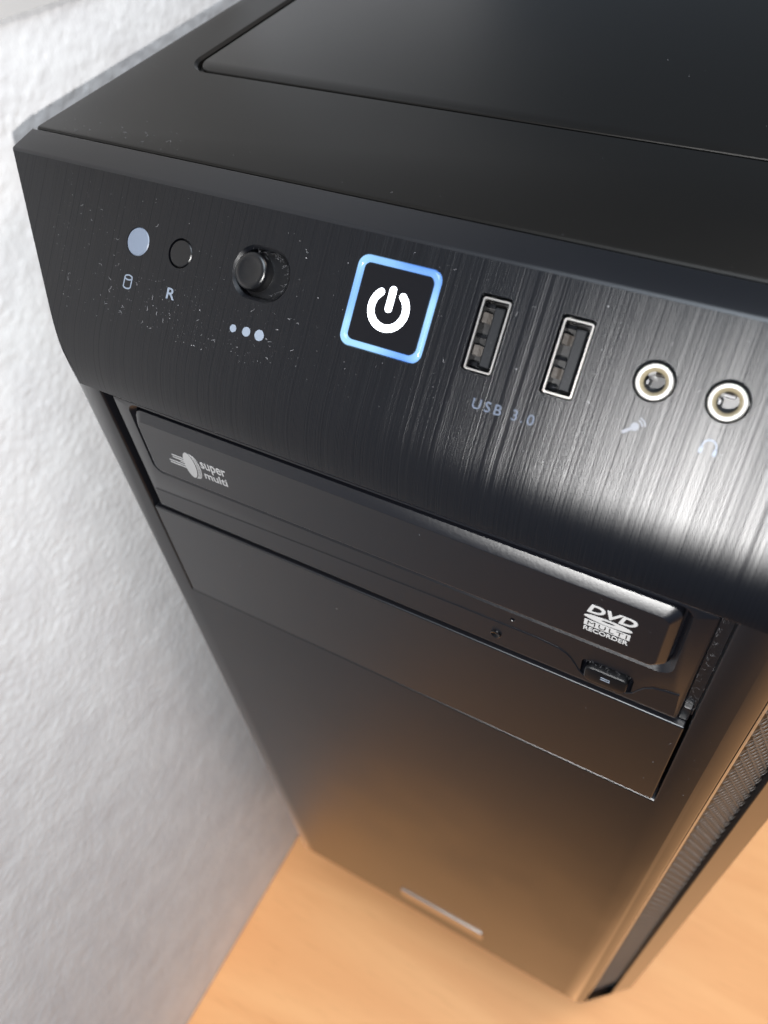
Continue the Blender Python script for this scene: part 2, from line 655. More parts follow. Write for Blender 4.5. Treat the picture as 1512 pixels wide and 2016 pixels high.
# ---- brushed control panel (a thick shell, then cut)
def brushed_panel():
    V, U, F = [], [], []
    acc = 0.0
    outer, inner = [], []
    for i, (y, z) in enumerate(prof_io):
        if i:
            acc += math.dist(prof_io[i - 1], (y, z))
        a = prof_io[max(i - 1, 0)]
        b = prof_io[min(i + 1, len(prof_io) - 1)]
        t = Vector((b[0] - a[0], b[1] - a[1])).normalized()
        ny, nz = -t.y, t.x
        if i == len(prof_io) - 1:
            ny, nz = -CT, ST
        xl, xr = -side_x(y, False), side_x(y, True)
        outer.append((len(V), len(V) + 1))
        for x in (xl, xr):
            V.append((x, y, z))
            U.append((x, acc))
        iy, iz = y - ny * 5, z - nz * 5
        inner.append((len(V), len(V) + 1))
        for x in (xl + 4, xr - 4):
            V.append((x, iy, iz))
            U.append((x, acc))
    n = len(prof_io)
    for i in range(n - 1):
        F.append((outer[i][0], outer[i][1], outer[i + 1][1], outer[i + 1][0]))
        F.append((inner[i][1], inner[i][0], inner[i + 1][0], inner[i + 1][1]))
        F.append((outer[i][1], inner[i][1], inner[i + 1][1], outer[i + 1][1]))
        F.append((inner[i][0], outer[i][0], outer[i + 1][0], inner[i + 1][0]))
    F.append((outer[0][0], inner[0][0], inner[0][1], outer[0][1]))
    F.append((outer[-1][1], inner[-1][1], inner[-1][0], outer[-1][0]))
    o = link("control_panel", V, F, M['brushed'], tower, uvs=U)

    cut = []

    def cutter(levels):
        m = MB()
        m.prism(IO, levels)
        cut.append(link("cutter", m.v, m.f, M['brushed'], tower))

    sw = (-40.1, -27.1, 24.35, 34.25)
    cutter([(rr(sw[0] - 1.1, sw[1] + 1.1, sw[2] - 1.1, sw[3] + 1.1, 5.9, 10), 0.4),
            (rr(sw[0] - 0.7, sw[1] + 0.7, sw[2] - 0.7, sw[3] + 0.7, 5.5, 10), 0.0),
            (rr(*sw, 4.85, 10), -0.75), (rr(*sw, 4.85, 10), -3.2)])
    cutter([(circ(-67.3, 29.2, 3.2), 0.4), (circ(-67.3, 29.2, 3.2), -1.2)])
    cutter([(circ(-55.1, 29.1, 3.25), 0.4), (circ(-55.1, 29.1, 3.25), -1.2)])
    cutter([(rr(-12.0, 6.4, 20.2, 38.35, 2.2), 0.4), (rr(-12.0, 6.4, 20.2, 38.35, 2.2), -2.2)])
    for cx, cw in ((18.0, 29.0), (33.75, 28.85)):
        cutter([(rr(cx - 3.35, cx + 2.95, cw - 7.1, cw + 7.4, 0.7, 4), 0.4),
                (rr(cx - 3.35, cx + 2.95, cw - 7.1, cw + 7.4, 0.7, 4), -4.0)])
    for cx, cw in ((49.2, 28.8), (61.5, 28.7)):
        cutter([(circ(cx, cw + 0.12, 3.75), 0.4), (circ(cx, cw + 0.12, 3.65), -0.2),
                (circ(cx, cw + 0.12, 3.35), -0.5), (circ(cx, cw + 0.12, 3.35), -4.2)])
    boolean(o, cut)
    o.data.shade_smooth()
    o.data.set_sharp_from_angle(angle=math.radians(20))
    return o


brushed_panel()


# ---- front bezel: face with the bay opening, top strip, flanks, bottom slope
def front_bezel():
    mb = MB()
    zt = prof_io[0][1]
    zb = -358.0
    bx0, bx1, bz0, bz1 = -75.6, 75.4, -85.2, 0.0
    e = 0.5
    X = [-82.3, bx0 - e, bx1 + e, 82.3]
    Zs = [zb, bz0 - e, bz1 + e * 0.8, zt]
    for i in range(3):
        for j in range(3):
            if i == 1 and j == 1:
                continue
            mb.add([(X[i], 0, Zs[j]), (X[i + 1], 0, Zs[j]), (X[i + 1], 0, Zs[j + 1]), (X[i], 0, Zs[j + 1])], [(0, 1, 2, 3)])
    # the opening: bevelled lip and deep reveal
    L = []
    for ex, y in ((e, 0), (e * .45, 0.12), (e * .12, 0.35), (0, 0.6), (0, 14)):
        L.append([(bx0 - ex, y, bz0 - ex), (bx1 + ex, y, bz0 - ex), (bx1 + ex, y, bz1 + ex * 0.8), (bx0 - ex, y, bz1 + ex * 0.8)])
    mb.loops(L, False, True)
    # rounded side bevels
    for s, right in ((-1, False), (1, True)):
        pts = [(82.3, 0), (83.6, 0.55), (85.0, 1.4), (86.0, 2.2), (86.3, 2.5)]
        for (x0, y0), (x1, y1) in zip(pts, pts[1:]):
            zt0, zt1 = ztop(y0), ztop(y1)
            zb0, zb1 = zbot(y0), zbot(y1)
            mb.add([(s * x0, y0, zb0), (s * x1, y1, zb1), (s * x1, y1, zt1), (s * x0, y0, zt0)], [(0, 1, 2, 3)])
    # left flank plain
    k = [2.5, 15, 29.3, 37.6]
    for y0, y1 in zip(k, k[1:]):
        mb.add([(-side_x(y0, 0), y0, zbot(y0)), (-side_x(y1, 0), y1, zbot(y1)),
                (-side_x(y1, 0), y1, ztop(y1)), (-side_x(y0, 0), y0, ztop(y0))], [(0, 1, 2, 3)])
    # right flank: lip, long recess for the grille, rear strip
    sec = [(0, 0), (0.25, 0), (0.35, -0.7), (0.75, -0.7), (0.82, -0.05), (4.5, -1.40), (4.65, -1.5), (4.7, -3.2), (20.5, -3.2), (20.6, -0.2), (20.8, 0),
           (34.9, 0), (35.1, -0.1)]
    for (t0, o0), (t1, o1) in zip(sec, sec[1:]):
        a, b = WING(t0, 0, o0), WING(t1, 0, o1)
        ya, yb = 2.5 + t0 * WDY, 2.5 + t1 * WDY
        mb.add([(a[0], a[1], zbot(ya)), (b[0], b[1], zbot(yb)), (b[0], b[1], ztop(yb)), (a[0], a[1], ztop(ya))], [(0, 1, 2, 3)])
    ya = 29.5
    mb.add([(109, 29.3, zbot(29.3)), (109.7, 37.6, zbot(37.6)), (109.7, 37.6, ztop(37.6)), (109, 29.3, ztop(29.3))], [(0, 1, 2, 3)])
    # close the recess ends
    for z in (-352.0, 16.0):
        pts = [WING(t, z, o) for t, o in ((1.9, 0), (20.7, 0), (20.7, -3.2), (1.9, -3.2))]
        if z < 0:
            pts = [(p[0], p[1], z - 0.9 * (p[1] - 2.5)) for p in pts]
        mb.add(pts, [(0, 1, 2, 3)])
    # top strip
    top = [(28.9, 40.98), (29.25, 41.28), (29.8, 41.48), (37.2, 42.28), (37.55, 42.1), (37.6, 40.5)]
    for (y0, z0), (y1, z1) in zip(top, top[1:]):
        mb.add([(-side_x(y0, 0), y0, z0), (side_x(y0, 1), y0, z0), (side_x(y1, 1), y1, z1), (-side_x(y1, 0), y1, z1)], [(0, 1, 2, 3)])
    # bottom slope, rounded where it leaves the face
    bot = [(0, -358), (0.4, -360), (1.2, -362.2), (2.5, -364.5), (29.3, -404.5), (37.6, -410)]
    for (y0, z0), (y1, z1) in zip(bot, bot[1:]):
        mb.add([(-side_x(y0, 0), y0, z0), (side_x(y0, 1), y0, z0), (side_x(y1, 1), y1, z1), (-side_x(y1, 0), y1, z1)], [(0, 1, 2, 3)])
    bm = bmesh.new()
    vs = [bm.verts.new(Vector(v) - BASE) for v in mb.v]
    for f in mb.f:
        bm.faces.new([vs[i] for i in f])
    bmesh.ops.remove_doubles(bm, verts=bm.verts, dist=0.01)
    V = [tuple(v.co + BASE) for v in bm.verts]
    bm.verts.index_update()
    F = [tuple(v.index for v in f.verts) for f in bm.faces]
    bm.free()
    return link("front_bezel", V, F, M['bezel'], tower, smooth=25)


WLEN = math.hypot(109.0 - 86.3, 26.8)
WDX, WDY = (109.0 - 86.3) / WLEN, 26.8 / WLEN


def WING(t, z, o=0.0):
    """Right flank: t runs back from the front edge, o is out of the flank."""
    return (86.3 + t * WDX + o * WDY, 2.5 + t * WDY - o * WDX, z)


def ztop(y):
    if y >= 29.8:
        return 41.48 + (y - 29.8) * 0.108
    pr = prof_io + [(29.25, 41.28), (29.8, 41.48)]
    for (y0, z0), (y1, z1) in zip(pr, pr[1:]):
        if y0 <= y <= y1:
            return z0 + (z1 - z0) * (y - y0) / max(y1 - y0, 1e-9)
    return pr[-1][1]


def zbot(y):
    b = [(0, -358), (0.4, -360), (1.2, -362.2), (2.5, -364.5), (29.3, -404.5), (37.6, -410)]
    for (y0, z0), (y1, z1) in zip(b, b[1:]):
        if y0 <= y <= y1:
            return z0 + (z1 - z0) * (y - y0) / (y1 - y0)
    return -410


front_bezel()


# ---- side grille: a perforated plate, holes staggered row by row
def side_grille():
    V, F = [], []
    pt, pz = 2.55, 2.75
    t0, t1 = 4.75, 20.45
    ncol = 6
    pt = (t1 - t0) / (ncol + 0.5)
    z = 14.0
    row = 0
    nh = 10
    while z > -400:
        for c in range(ncol):
            tc = t0 + pt * (c + 0.5 + (0.5 if row % 2 else 0))
            yy = 2.5 + tc * WDY
            if z - pz < -352 - 0.9 * (yy - 2.5) + 2:
                continue
            r = 1.06 if c else 1.17
            sq, hl = [], []
            for k in range(nh):
                a = 2 * math.pi * (k + 0.5) / nh
                ca, sa = math.cos(a), math.sin(a)
                m = max(abs(ca), abs(sa))
                sq.append((tc + ca / m * pt / 2, z + sa / m * pz / 2))
                hl.append((tc + ca * min(r * 1.08, pt * .46), z + sa * r))
            k0 = len(V)
            V += [WING(a, b, -1.5) for a, b in sq] + [WING(a, b, -1.47) for a, b in hl] + [WING(a, b, -1.62) for a, b in hl]
            for k in range(nh):
                j = (k + 1) % nh
                F.append((k0 + k, k0 + j, k0 + nh + j, k0 + nh + k))
                F.append((k0 + nh + k, k0 + nh + j, k0 + 2 * nh + j, k0 + 2 * nh + k))
        z -= pz
        row += 1
    me_o = link("side_grille", V, F, M['mesh'], tower)
    mb = MB()
    q = [(2.0, 15.5), (20.5, 15.5), (20.5, -364.0), (2.0, -352.5)]
    mb.loops([[WING(t, z, o) for t, z in q] for o in (-3.1, -2.7)])
    mb.build("grille_backing", M['matte'], tower)


side_grille()


# ---- case body with a recessed frame line in its lid
def case_body():
    bm = bmesh.new()
    x0, x1, y0, y1, z0, z1 = -112.0, 109.9, 38.25, 455, -459, 42.3
    vs = [bm.verts.new(Vector(p) - BASE) for p in
          ((x0, y0, z0), (x1, y0, z0), (x1, y1, z0), (x0, y1, z0), (x0, y0, z1), (x1, y0, z1), (x1, y1, z1), (x0, y1, z1))]
    for f in ((3, 2, 1, 0), (4, 5, 6, 7), (0, 1, 5, 4), (1, 2, 6, 5), (2, 3, 7, 6), (3, 0, 4, 7)):
        bm.faces.new([vs[i] for i in f])
    bmesh.ops.bevel(bm, geom=[e for e in bm.edges], offset=1.0, segments=3, affect='EDGES', profile=0.5)
    V = [tuple(v.co + BASE) for v in bm.verts]
    bm.verts.index_update()
    F = [tuple(v.index for v in f.verts) for f in bm.faces]
    bm.free()
    o = link("case_body", V, F, M['top'], tower)
    c = MB()
    c.prism(TP, [(rr(-97.8, 97.8, 77.2, 440, 9.0, 10), 0.5), (rr(-97.0, 97.0, 78.0, 439, 8.4, 10), 0.0),
                 (rr(-96.2, 96.2, 78.5, 438, 8.0, 10), -0.7), (rr(-96.2, 96.2, 78.5, 438, 8.0, 10), -2.2)])
    boolean(o, [link("cutter", c.v, c.f, M['top'], tower)])
    o.data.shade_smooth()
    o.data.set_sharp_from_angle(angle=math.radians(28))
    t = MB()
    t.prism(TP, [(rr(-94.4, 95.2, 79.4, 437, 6.6, 10), -2.1), (rr(-94.4, 95.2, 79.4, 437, 6.6, 10), -0.5),
                 (rr(-94.25, 95.05, 79.55, 436.8, 6.45, 10), -0.22), (rr(-94.0, 94.8, 79.8, 436.5, 6.3, 10), -0.15)])
    t.build("lid_panel", M['top'], tower, smooth=28)


case_body()
for fx in (-80, 80):
    for fy in (80, 400):
        mb = MB()
        mb.loops([[(fx + r * math.cos(a), fy + r * math.sin(a), z) for a in [2 * math.pi * k / 20 for k in range(20)]]
                  for r, z in ((11, -479.5), (12, -477), (14, -458.5))])
        mb.build("foot", M['foot'], tower, smooth=40)


# ---- power button: housing, glowing rim, black cap, lit symbol
def power_button():
    mb = MB()
    mb.prism(IO, [(rr(-10.45, 4.85, 21.6, 36.9, 1.2), -2.0), (rr(-10.45, 4.85, 21.6, 36.9, 1.2), -0.15),
                  (rr(-10.3, 4.7, 21.75, 36.75, 1.1), 0.0)])
    btn = mb.build("power_button", M['cap'], tower, smooth=30)
    mb = MB()
    oo = lambda e: rr(-12.0 + e, 6.4 - e, 20.2 + e, 38.35 - e, 2.2 - e * 0.4)
    mb.loops([[IO(a, b, o) for a, b in ol] for ol, o in
              [(oo(0.12), -1.9), (oo(0.12), 0.1), (oo(0.3), 0.42), (oo(0.65), 0.55), (oo(1.05), 0.42), (oo(1.38), 0.05), (oo(1.45), -1.9)]],
             False, False)
    mb.build("light_ring", M['ring'], btn, smooth=60).matrix_parent_inverse = Matrix()
    mb = MB()
    cx, cw = -3.0, 29.05
    ring = arc(cx, cw, 3.75, 3.75, 90 + 40, 90 + 320, 40)
    stroke(mb, IO, ring, 1.45, 0.02, 0.1)
    for p in (ring[0], ring[-1]):
        mb.prism(IO, [(circ(p[0], p[1], 0.725, 16), 0.02), (circ(p[0], p[1], 0.725, 16), 0.098)])
    mb.prism(IO, [(rr(cx - 0.72, cx + 0.72, 28.4, 33.5, 0.71, 6), 0.02), (rr(cx - 0.72, cx + 0.72, 28.4, 33.5, 0.71, 6), 0.1)])
    mb.build("power_symbol", M['glow'], btn)


power_button()

# ---- small controls at the left
mb = MB()
mb.prism(IO, [(circ(-67.3, 29.2, 3.1), -1.1), (circ(-67.3, 29.2, 3.1), -0.12), (circ(-67.3, 29.2, 2.9), 0.04), (circ(-67.3, 29.2, 1.6), 0.1)])
mb.build("activity_light", M['led'], tower, smooth=30)
mb = MB()
mb.prism(IO, [(circ(-55.1, 29.1, 2.98), -1.1), (circ(-55.1, 29.1, 2.98), -0.3), (circ(-55.1, 29.1, 2.75), -0.08), (circ(-55.1, 29.1, 1.4), -0.06)])
mb.build("reset_button", M['knob'], tower, smooth=30)
mb = MB()
sx, sw = -36.3, 29.45
mb.prism(IO, [(circ(sx, sw, 4.1), -3.1), (circ(sx, sw, 4.05), -0.9), (circ(sx, sw, 3.95), -0.35), (circ(sx, sw, 3.7), 0.0), (circ(sx, sw, 3.35), 0.2),
              (circ(sx, sw, 2.95), 0.25), (circ(sx, sw, 2.6), 0.18), (circ(sx, sw, 2.0), 0.05), (circ(sx, sw, 1.0), 0.0)])
knob = mb.build("slide_switch", M['knob'], tower, smooth=50)
mb = MB()
mb.prism(IO, [(rr(-39.8, -27.4, 24.6, 34.0, 4.5, 10), -3.15), (rr(-39.8, -27.4, 24.6, 34.0, 4.5, 10), -2.6)])
mb.build("switch_slider", M['matte'], knob)

# ---- printed marks
mb = MB()
cx, cw = -67.85, 20.1
stroke(mb, IO, arc(cx, cw + 0.95, 1.05, 0.52, 0, 360, 24)[:-1], 0.32, 0.02, 0.05, True)
stroke(mb, IO, [(cx - 1.05, cw + 0.95)] + arc(cx, cw - 1.0, 1.05, 0.52, 180, 360, 14) + [(cx + 1.05, cw + 0.95)], 0.32, 0.02, 0.05)
mb.build("disk_icon", M['ink'], tower)
text_part("R", "reset_letter", IO, (-56.4, -54.1, 18.95, 21.4), M['ink'], tower, bold=0.012)
for x, w, r in ((-37.2, 16.9, 0.82), (-33.75, 17.0, 1.02), (-30.4, 17.05, 1.17)):
    mb = MB()
    mb.prism(IO, [(circ(x, w, r, 28), 0.02), (circ(x, w, r, 28), 0.05)])
    mb.build("speed_dot", M['ink'], tower)
text_part("USB 3.0", "usb_lettering", IO, (19.0, 31.3, 15.55, 17.55), M['faintink'], tower, bold=0.006, spacing=1.35)
# microphone: handle, head and sound waves
mb = MB()
stroke(mb, IO, [(46.75, 19.15), (48.1, 20.2)], 0.55, 0.02, 0.05)
mb.prism(IO, [(circ(48.55, 20.65, 0.72, 20), 0.02), (circ(48.55, 20.65, 0.72, 20), 0.052)])
for r in (1.25, 1.75):
    stroke(mb, IO, arc(48.55, 20.65, r, r, 15, 75, 8), 0.24, 0.02, 0.05)
mb.build("microphone_icon", M['paleink'], tower)
mb = MB()
stroke(mb, IO, arc(61.15, 20.8, 1.15, 1.2, -10, 190, 18), 0.26, 0.02, 0.05)
for s in (-1, 1):
    mb.prism(IO, [(rr(61.15 + s * 1.15 - 0.28, 61.15 + s * 1.15 + 0.28, 19.5, 20.6, 0.22, 4), 0.02),
                  (rr(61.15 + s * 1.15 - 0.28, 61.15 + s * 1.15 + 0.28, 19.5, 20.6, 0.22, 4), 0.052)])
mb.build("headphone_icon", M['ink'], tower)


# ---- USB sockets
def usb_socket(cx, cw, k):
    mb = MB()
    w2, h2, th = 2.8, 6.85, 0.36
    out = rr(cx - w2, cx + w2, cw - h2, cw + h2, 0.55, 4)
    inn = rr(cx - w2 + th, cx + w2 - th, cw - h2 + th, cw + h2 - th, 0.3, 4)
    mb.loops([[IO(a, b, o) for a, b in L] for L, o in ((out, -3.9), (out, -0.12), (rr(cx - w2 + .06, cx + w2 - .06, cw - h2 + .06, cw + h2 - .06, .5, 4), 0.0),
                                                       (inn, 0.0), (inn, -3.9))], False, False)
    sh = mb.build("usb_port", M['steel'], tower)
    mb = MB()
    mb.prism(IO, [(inn, -3.95), (inn, -3.6)])
    mb.build("socket_floor", M['matte'], sh)
    mb = MB()
    for q in ((cx - w2 + th, cx - w2 + th + .12, cw - 6.3, cw + 6.3), (cx + w2 - th - .12, cx + w2 - th, cw - 6.3, cw + 6.3)):
        mb.prism(IO, [(rr(*q, .02, 1), -3.6), (rr(*q, .02, 1), -0.35)])
    for q in ((cx - 2.2, cx + 2.2, cw - h2 + th, cw - h2 + th + .1), (cx - 2.2, cx + 2.2, cw + h2 - th - .1, cw + h2 - th)):
        mb.prism(IO, [(rr(*q, .02, 1), -3.6), (rr(*q, .02, 1), -0.35)])
    mb.build("socket_lining", M['gloss'], sh)
    mb = MB()
    tx = cx + 0.75
    mb.prism(IO, [(rr(tx - .95, tx + .95, cw - 5.7, cw + 5.4, .12, 3), -3.6), (rr(tx - .95, tx + .95, cw - 5.7, cw + 5.4, .12, 3), -0.8),
                  (rr(tx - .82, tx + .82, cw - 5.55, cw + 5.25, .1, 3), -0.68)])
    mb.build("tongue", M['tongue'], sh)
    for dw in (3.2, -2.95):
        mb = MB()                       # sprung contact: a bent strip with a dimple
        a0 = cx - 2.25
        for o0, o1, x0, x1 in ((-2.9, -2.3, a0, a0 + 1.7), (-2.3, -1.5, a0, a0 + 1.35), (-1.5, -1.1, a0, a0 + 0.9)):
            mb.loops([[IO(x0, cw + dw - .95, o) for o in (o0, o1)] + [IO(x1, cw + dw - .95, o0 + .1)],
                      [IO(x0, cw + dw + .95, o) for o in (o0, o1)] + [IO(x1, cw + dw + .95, o0 + .1)]])
        mb.build("contact", M['brass'], sh)
    mb = MB()
    for q in ((cx - 2.3, cx - 0.7, cw - 0.55, cw - 0.1), (cx - 2.2, cx - 0.9, cw - 5.9, cw - 5.2), (cx - 2.2, cx - 0.6, cw + 5.2, cw + 5.9)):
        mb.prism(IO, [(rr(*q, .05, 1), -3.6), (rr(*q, .05, 1), -1.9)])
    mb.build("shield_spring", M['gloss'], sh)


usb_socket(18.0, 29.0, 0)
usb_socket(33.75, 28.85, 1)


# ---- audio sockets
def audio_jack(cx, cw, flip):
    prof = [(3.12, -4.1), (3.12, -0.15), (3.02, 0.05), (2.8, 0.12), (2.55, 0.10), (2.45, 0.03)]
    mb = MB()
    mb.loops([[IO(a, b, o) for a, b in circ(cx, cw, r)] for r, o in prof], False, False)
    jk = mb.build("audio_jack", M['ringwhite'], tower, smooth=45)
    mb = MB()
    mb.loops([[IO(a, b, o) for a, b in circ(cx, cw, r)] for r, o in ((2.45, 0.03), (2.35, -0.12), (1.95, -0.42), (1.8, -0.9))], False, False)
    mb.build("jack_collar", M['cream'], jk, smooth=45)
    mb = MB()
    mb.loops([[IO(a, b, o) for a, b in circ(cx, cw, r)] for r, o in ((1.8, -0.9), (1.75, -5.0), (1.5, -6.0))], False, True)
    mb.build("socket_bore", M['gloss'], jk, smooth=45)
    mb = MB()
    s = -1
    mb.prism(IO, [(rr(cx - 1.5, cx - 0.75, cw - 0.8, cw + 0.5, .3, 4), -4.6), (rr(cx - 1.5, cx - 1.0, cw - 0.7, cw + 0.4, .2, 4), -2.4), (rr(cx - 1.45, cx - 1.15, cw - 0.55, cw + 0.25, .14, 4), -2.2)])
    if flip:
        mb.prism(IO, [(rr(cx - 1.0, cx + 0.9, cw + 0.75, cw + 1.25, .1, 2), -4.6), (rr(cx - 0.9, cx + 0.8, cw + 1.0, cw + 1.25, .1, 2), -2.6)])
    mb.build("contact", M['darksteel'], jk)
    mb = MB()
    mb.prism(IO, [(rr(cx - 0.5, cx + 1.0, cw + 1.15, cw + 1.5, .1, 2), -4.0), (rr(cx - 0.5, cx + 1.0, cw + 1.25, cw + 1.5, .1, 2), -1.4)])
    mb.build("contact", M['brass'], jk)


audio_jack(49.2, 28.8, False)
audio_jack(61.5, 28.7, True)


# ---- optical drive in the upper bay
def optical_drive():
    yb = -0.6                                   # the bezel sits 0.6 mm behind the front face
    mb = MB()
    ol = lambda e: rr(-72.7 + e, 72.6 - e, -41.9 + e, -0.75 - e, 0.6, 3)
    mb.prism(FP, [(ol(0), -9), (ol(0), yb - 0.45), (ol(0.12), yb - 0.15), (ol(0.45), yb)])
    o = mb.build("optical_drive", M['drive'], tower)
    cut = []
    c = MB()
    c.prism(FP, [(rr(-69.0, 69.0, -26.4, -1.0, 3.6, 8), yb + .3), (rr(-68.5, 68.5, -25.9, -1.3, 3.3, 8), yb), (rr(-67.2, 67.2, -24.3, -2.0, 2.6, 8), yb - 1.3),
                 (rr(-67.2, 67.2, -24.3, -2.0, 2.6, 8), yb - 3)])
    cut.append(link("cutter", c.v, c.f, M['drive'], tower))
    c = MB()                                     # pocket round the eject button
    pk = rr(50.4, 62.0, -39.4, -32.0, 1.6, 5)
    c.prism(FP, [(pk, yb + .4), (pk, yb - 3)])
    cut.append(link("cutter", c.v, c.f, M['drive'], tower))
    for x, z, r in ((30.1, -36.6, 0.95), (33.8, -28.3, 0.55)):
        c = MB()
        c.prism(FP, [(circ(x, z, r + .25, 20), yb + .2), (circ(x, z, r, 20), yb - .15), (circ(x, z, r, 20), yb - 3)])
        cut.append(link("cutter", c.v, c.f, M['drive'], tower))
    boolean(o, cut)
    o.data.shade_smooth()
    o.data.set_sharp_from_angle(angle=math.radians(22))

    # raised tray door with a broad upper bevel
    mb = MB()
    T = lambda xl, xr, zb, zt, r: rr(xl, xr, zb, zt, r, 8)
    mb.prism(FP, [(T(-66.7, 66.7, -23.5, -2.75, 2.6), yb - 2.5), (T(-66.7, 66.7, -23.5, -2.75, 2.6), -0.75), (T(-66.62, 66.62, -23.42, -2.9, 2.5), -0.6),
                  (T(-65.3, 65.0, -22.2, -4.6, 1.8), 0.93), (T(-65.1, 64.8, -22.0, -4.8, 1.7), 1.02)])
    tray = mb.build("tray_door", M['drive'], o, smooth=18)

    # low step along the bottom with its scoop round the button
    mb = MB()
    up = [(-71.6, -34.0), (-60, -33.6), (-20, -32.3), (20, -31.4), (40, -31.3), (44.9, -31.9), (46.6, -32.7), (47.9, -33.9), (49.3, -36.0), (50.0, -37.4),
          (51.0, -38.6), (52.4, -39.45), (54.2, -39.85), (58.0, -39.9), (60.7, -39.4), (62.4, -38.0), (63.2, -36.2),
          (64.3, -34.2), (66.0, -32.6), (68.3, -31.8), (71.3, -31.3)]
    lo = [(71.9, -40.6), (-71.9, -40.6)]
    sh = up + lo
    mb.prism(FP, [(sh, yb - 0.2), (sh, yb + 0.04), ([(a, b - .3 if b > -40 else b) for a, b in sh], yb + 0.17)])
    mb.build("lower_lip", M['drive'], o)

    mb = MB()
    bo = lambda e: rr(51.5 + e, 61.0 - e, -39.1 + e, -33.6 - e, 1.3, 5)
    mb.prism(FP, [(bo(0), yb - 2.5), (bo(0), yb + 0.55), (bo(.18), yb + 0.85), (bo(.5), yb + 0.95)])
    eb = mb.build("eject_button", M['matte'], o, smooth=30)
    mb = MB()
    for z in (-35.6, -36.35):
        stroke(mb, FP, [(55.2, z), (57.3, z)], 0.3, yb + .96, yb + 1.0)
    mb.build("eject_mark", M['ink'], eb)
    mb = MB()
    mb.prism(FP, [(circ(30.1, -36.6, 1.3, 20), yb), (circ(30.1, -36.6, 1.3, 20), yb + .5), (circ(30.1, -36.6, 1.1, 20), yb + .6),
                  (circ(30.1, -36.6, .8, 20), yb + .45), (circ(30.1, -36.6, .4, 20), yb + .3)])
    mb.build("drive_light", M['gloss'], o, smooth=40)

    # prints on the tray: disc with speed lines and two words
    on = 1.02
    mb = MB()
    dx, dz = -51.7, -14.65
    disc = [(dx + 1.75 * math.cos(t), dz + 4.45 * math.sin(t)) for t in [2 * math.pi * k / 40 for k in range(40)]]
    mb.prism(FP, [(disc, on + .02), (disc, on + .06)])
    for k, s in enumerate((0.5, 0.95, 1.4)):
        stroke(mb, FP, arc(dx + s, dz, 1.75, 4.45 - .15 * k, -78, 78, 24), 0.24, on + .02, on + .06)
    for z, xa in ((-12.95, -57.0), (-13.75, -56.9), (-15.3, -58.5), (-16.15, -58.4)):
        mb.prism(FP, [(rr(xa, -52.2, z - .22, z + .22, .1, 2), on + .02), (rr(xa, -52.2, z - .22, z + .22, .1, 2), on + .055)])
    for z, xa in ((-14.45, -54.6),):
        mb.prism(FP, [(rr(xa, -52.2, z - .2, z + .2, .1, 2), on + .02), (rr(xa, -52.2, z - .2, z + .2, .1, 2), on + .055)])
    mb.build("disc_emblem", M['whiteink'], tray)
    text_part("super", "tray_lettering", FP, (-47.9, -40.2, -15.0, -11.6), M['whiteink'], tray, bold=0.012, out=on + .02)
    text_part("multi", "tray_lettering", FP, (-47.7, -40.7, -17.6, -14.7 - .2), M['whiteink'], tray, bold=0.012, out=on + .02)

    # DVD multi recorder emblem
    text_part("DVD", "dvd_emblem", FP, (49.6, 59.6, -11.75, -8.85), M['whiteink'], tray, bold=0.03, shear=0.22, out=on + .02)
    mb = MB()
    ex, ez = 54.15, -13.15
    oute = arc(ex, ez, 4.9, 1.0, 0, 360, 44)[:-1]
    ine = arc(ex + .05, ez + .1, 1.4, 0.32, 0, 360, 44)[:-1]
    mb.loops([[FP(a, b, h) for a, b in L] for L, h in ((oute, on + .02), (oute, on + .06), (ine, on + .06), (ine, on + .02))], False, False)
    mb.build("dvd_emblem", M['whiteink'], tray)
    mb = MB()
    q = [(49.5, -16.45), (58.9, -16.45), (58.9, -14.4), (49.5, -14.4)]
    mb.prism(FP, [(q, on + .02), (q, on + .05)])
    mb.build("dvd_emblem", M['whiteink'], tray)
    text_part("MULTI", "dvd_emblem", FP, (50.2, 58.3, -16.15, -14.7), M['matte'], tray, bold=0.0, out=on + .055, thick=.03, spacing=1.25)
    text_part("RECORDER", "dvd_emblem", FP, (49.6, 58.8, -18.3, -16.85), M['whiteink'], tray, bold=0.02, out=on + .02)


optical_drive()

# ---- guide rail seen in the gap at the drive's right
mb = MB()
mb.prism(FP, [(rr(72.75, 75.3, -41.5, -0.4, 0.2, 2), -9), (rr(72.75, 75.3, -41.5, -0.4, 0.2, 2), -3.2), (rr(73.0, 75.3, -41.3, -0.5, 0.2, 2), -2.9)])
mb.prism(FP, [(rr(72.8, 74.9, -42.6, -37.2, 0.3, 2), -2.95), (rr(72.8, 74.9, -42.6, -37.2, 0.3, 2), -2.0), (rr(73.0, 74.7, -42.4, -37.4, 0.3, 2), -1.8)])
mb.build("drive_rail", M['bezel'], tower)

# ---- blank cover of the lower bay
mb = MB()
cv = lambda e: rr(-75.05 + e, 74.75 - e, -84.85 + e, -42.95 - e, 0.3, 3)
mb.prism(FP, [(cv(0), -6), (cv(0), -0.3), (cv(0.08), -0.1), (cv(0.3), 0.02)])
mb.build("bay_cover", M['bezel'], tower)

# ---- badge near the foot of the front
mb = MB()
bd = lambda e: rr(-16.9 + e, 30.6 - e, -337.8 + e, -326.2 - e, 1.2, 4)
mb.prism(FP, [(bd(0), -0.3), (bd(0), 0.5), (bd(.3), 0.75)])
mb.build("badge_plate", M['badge'], tower)


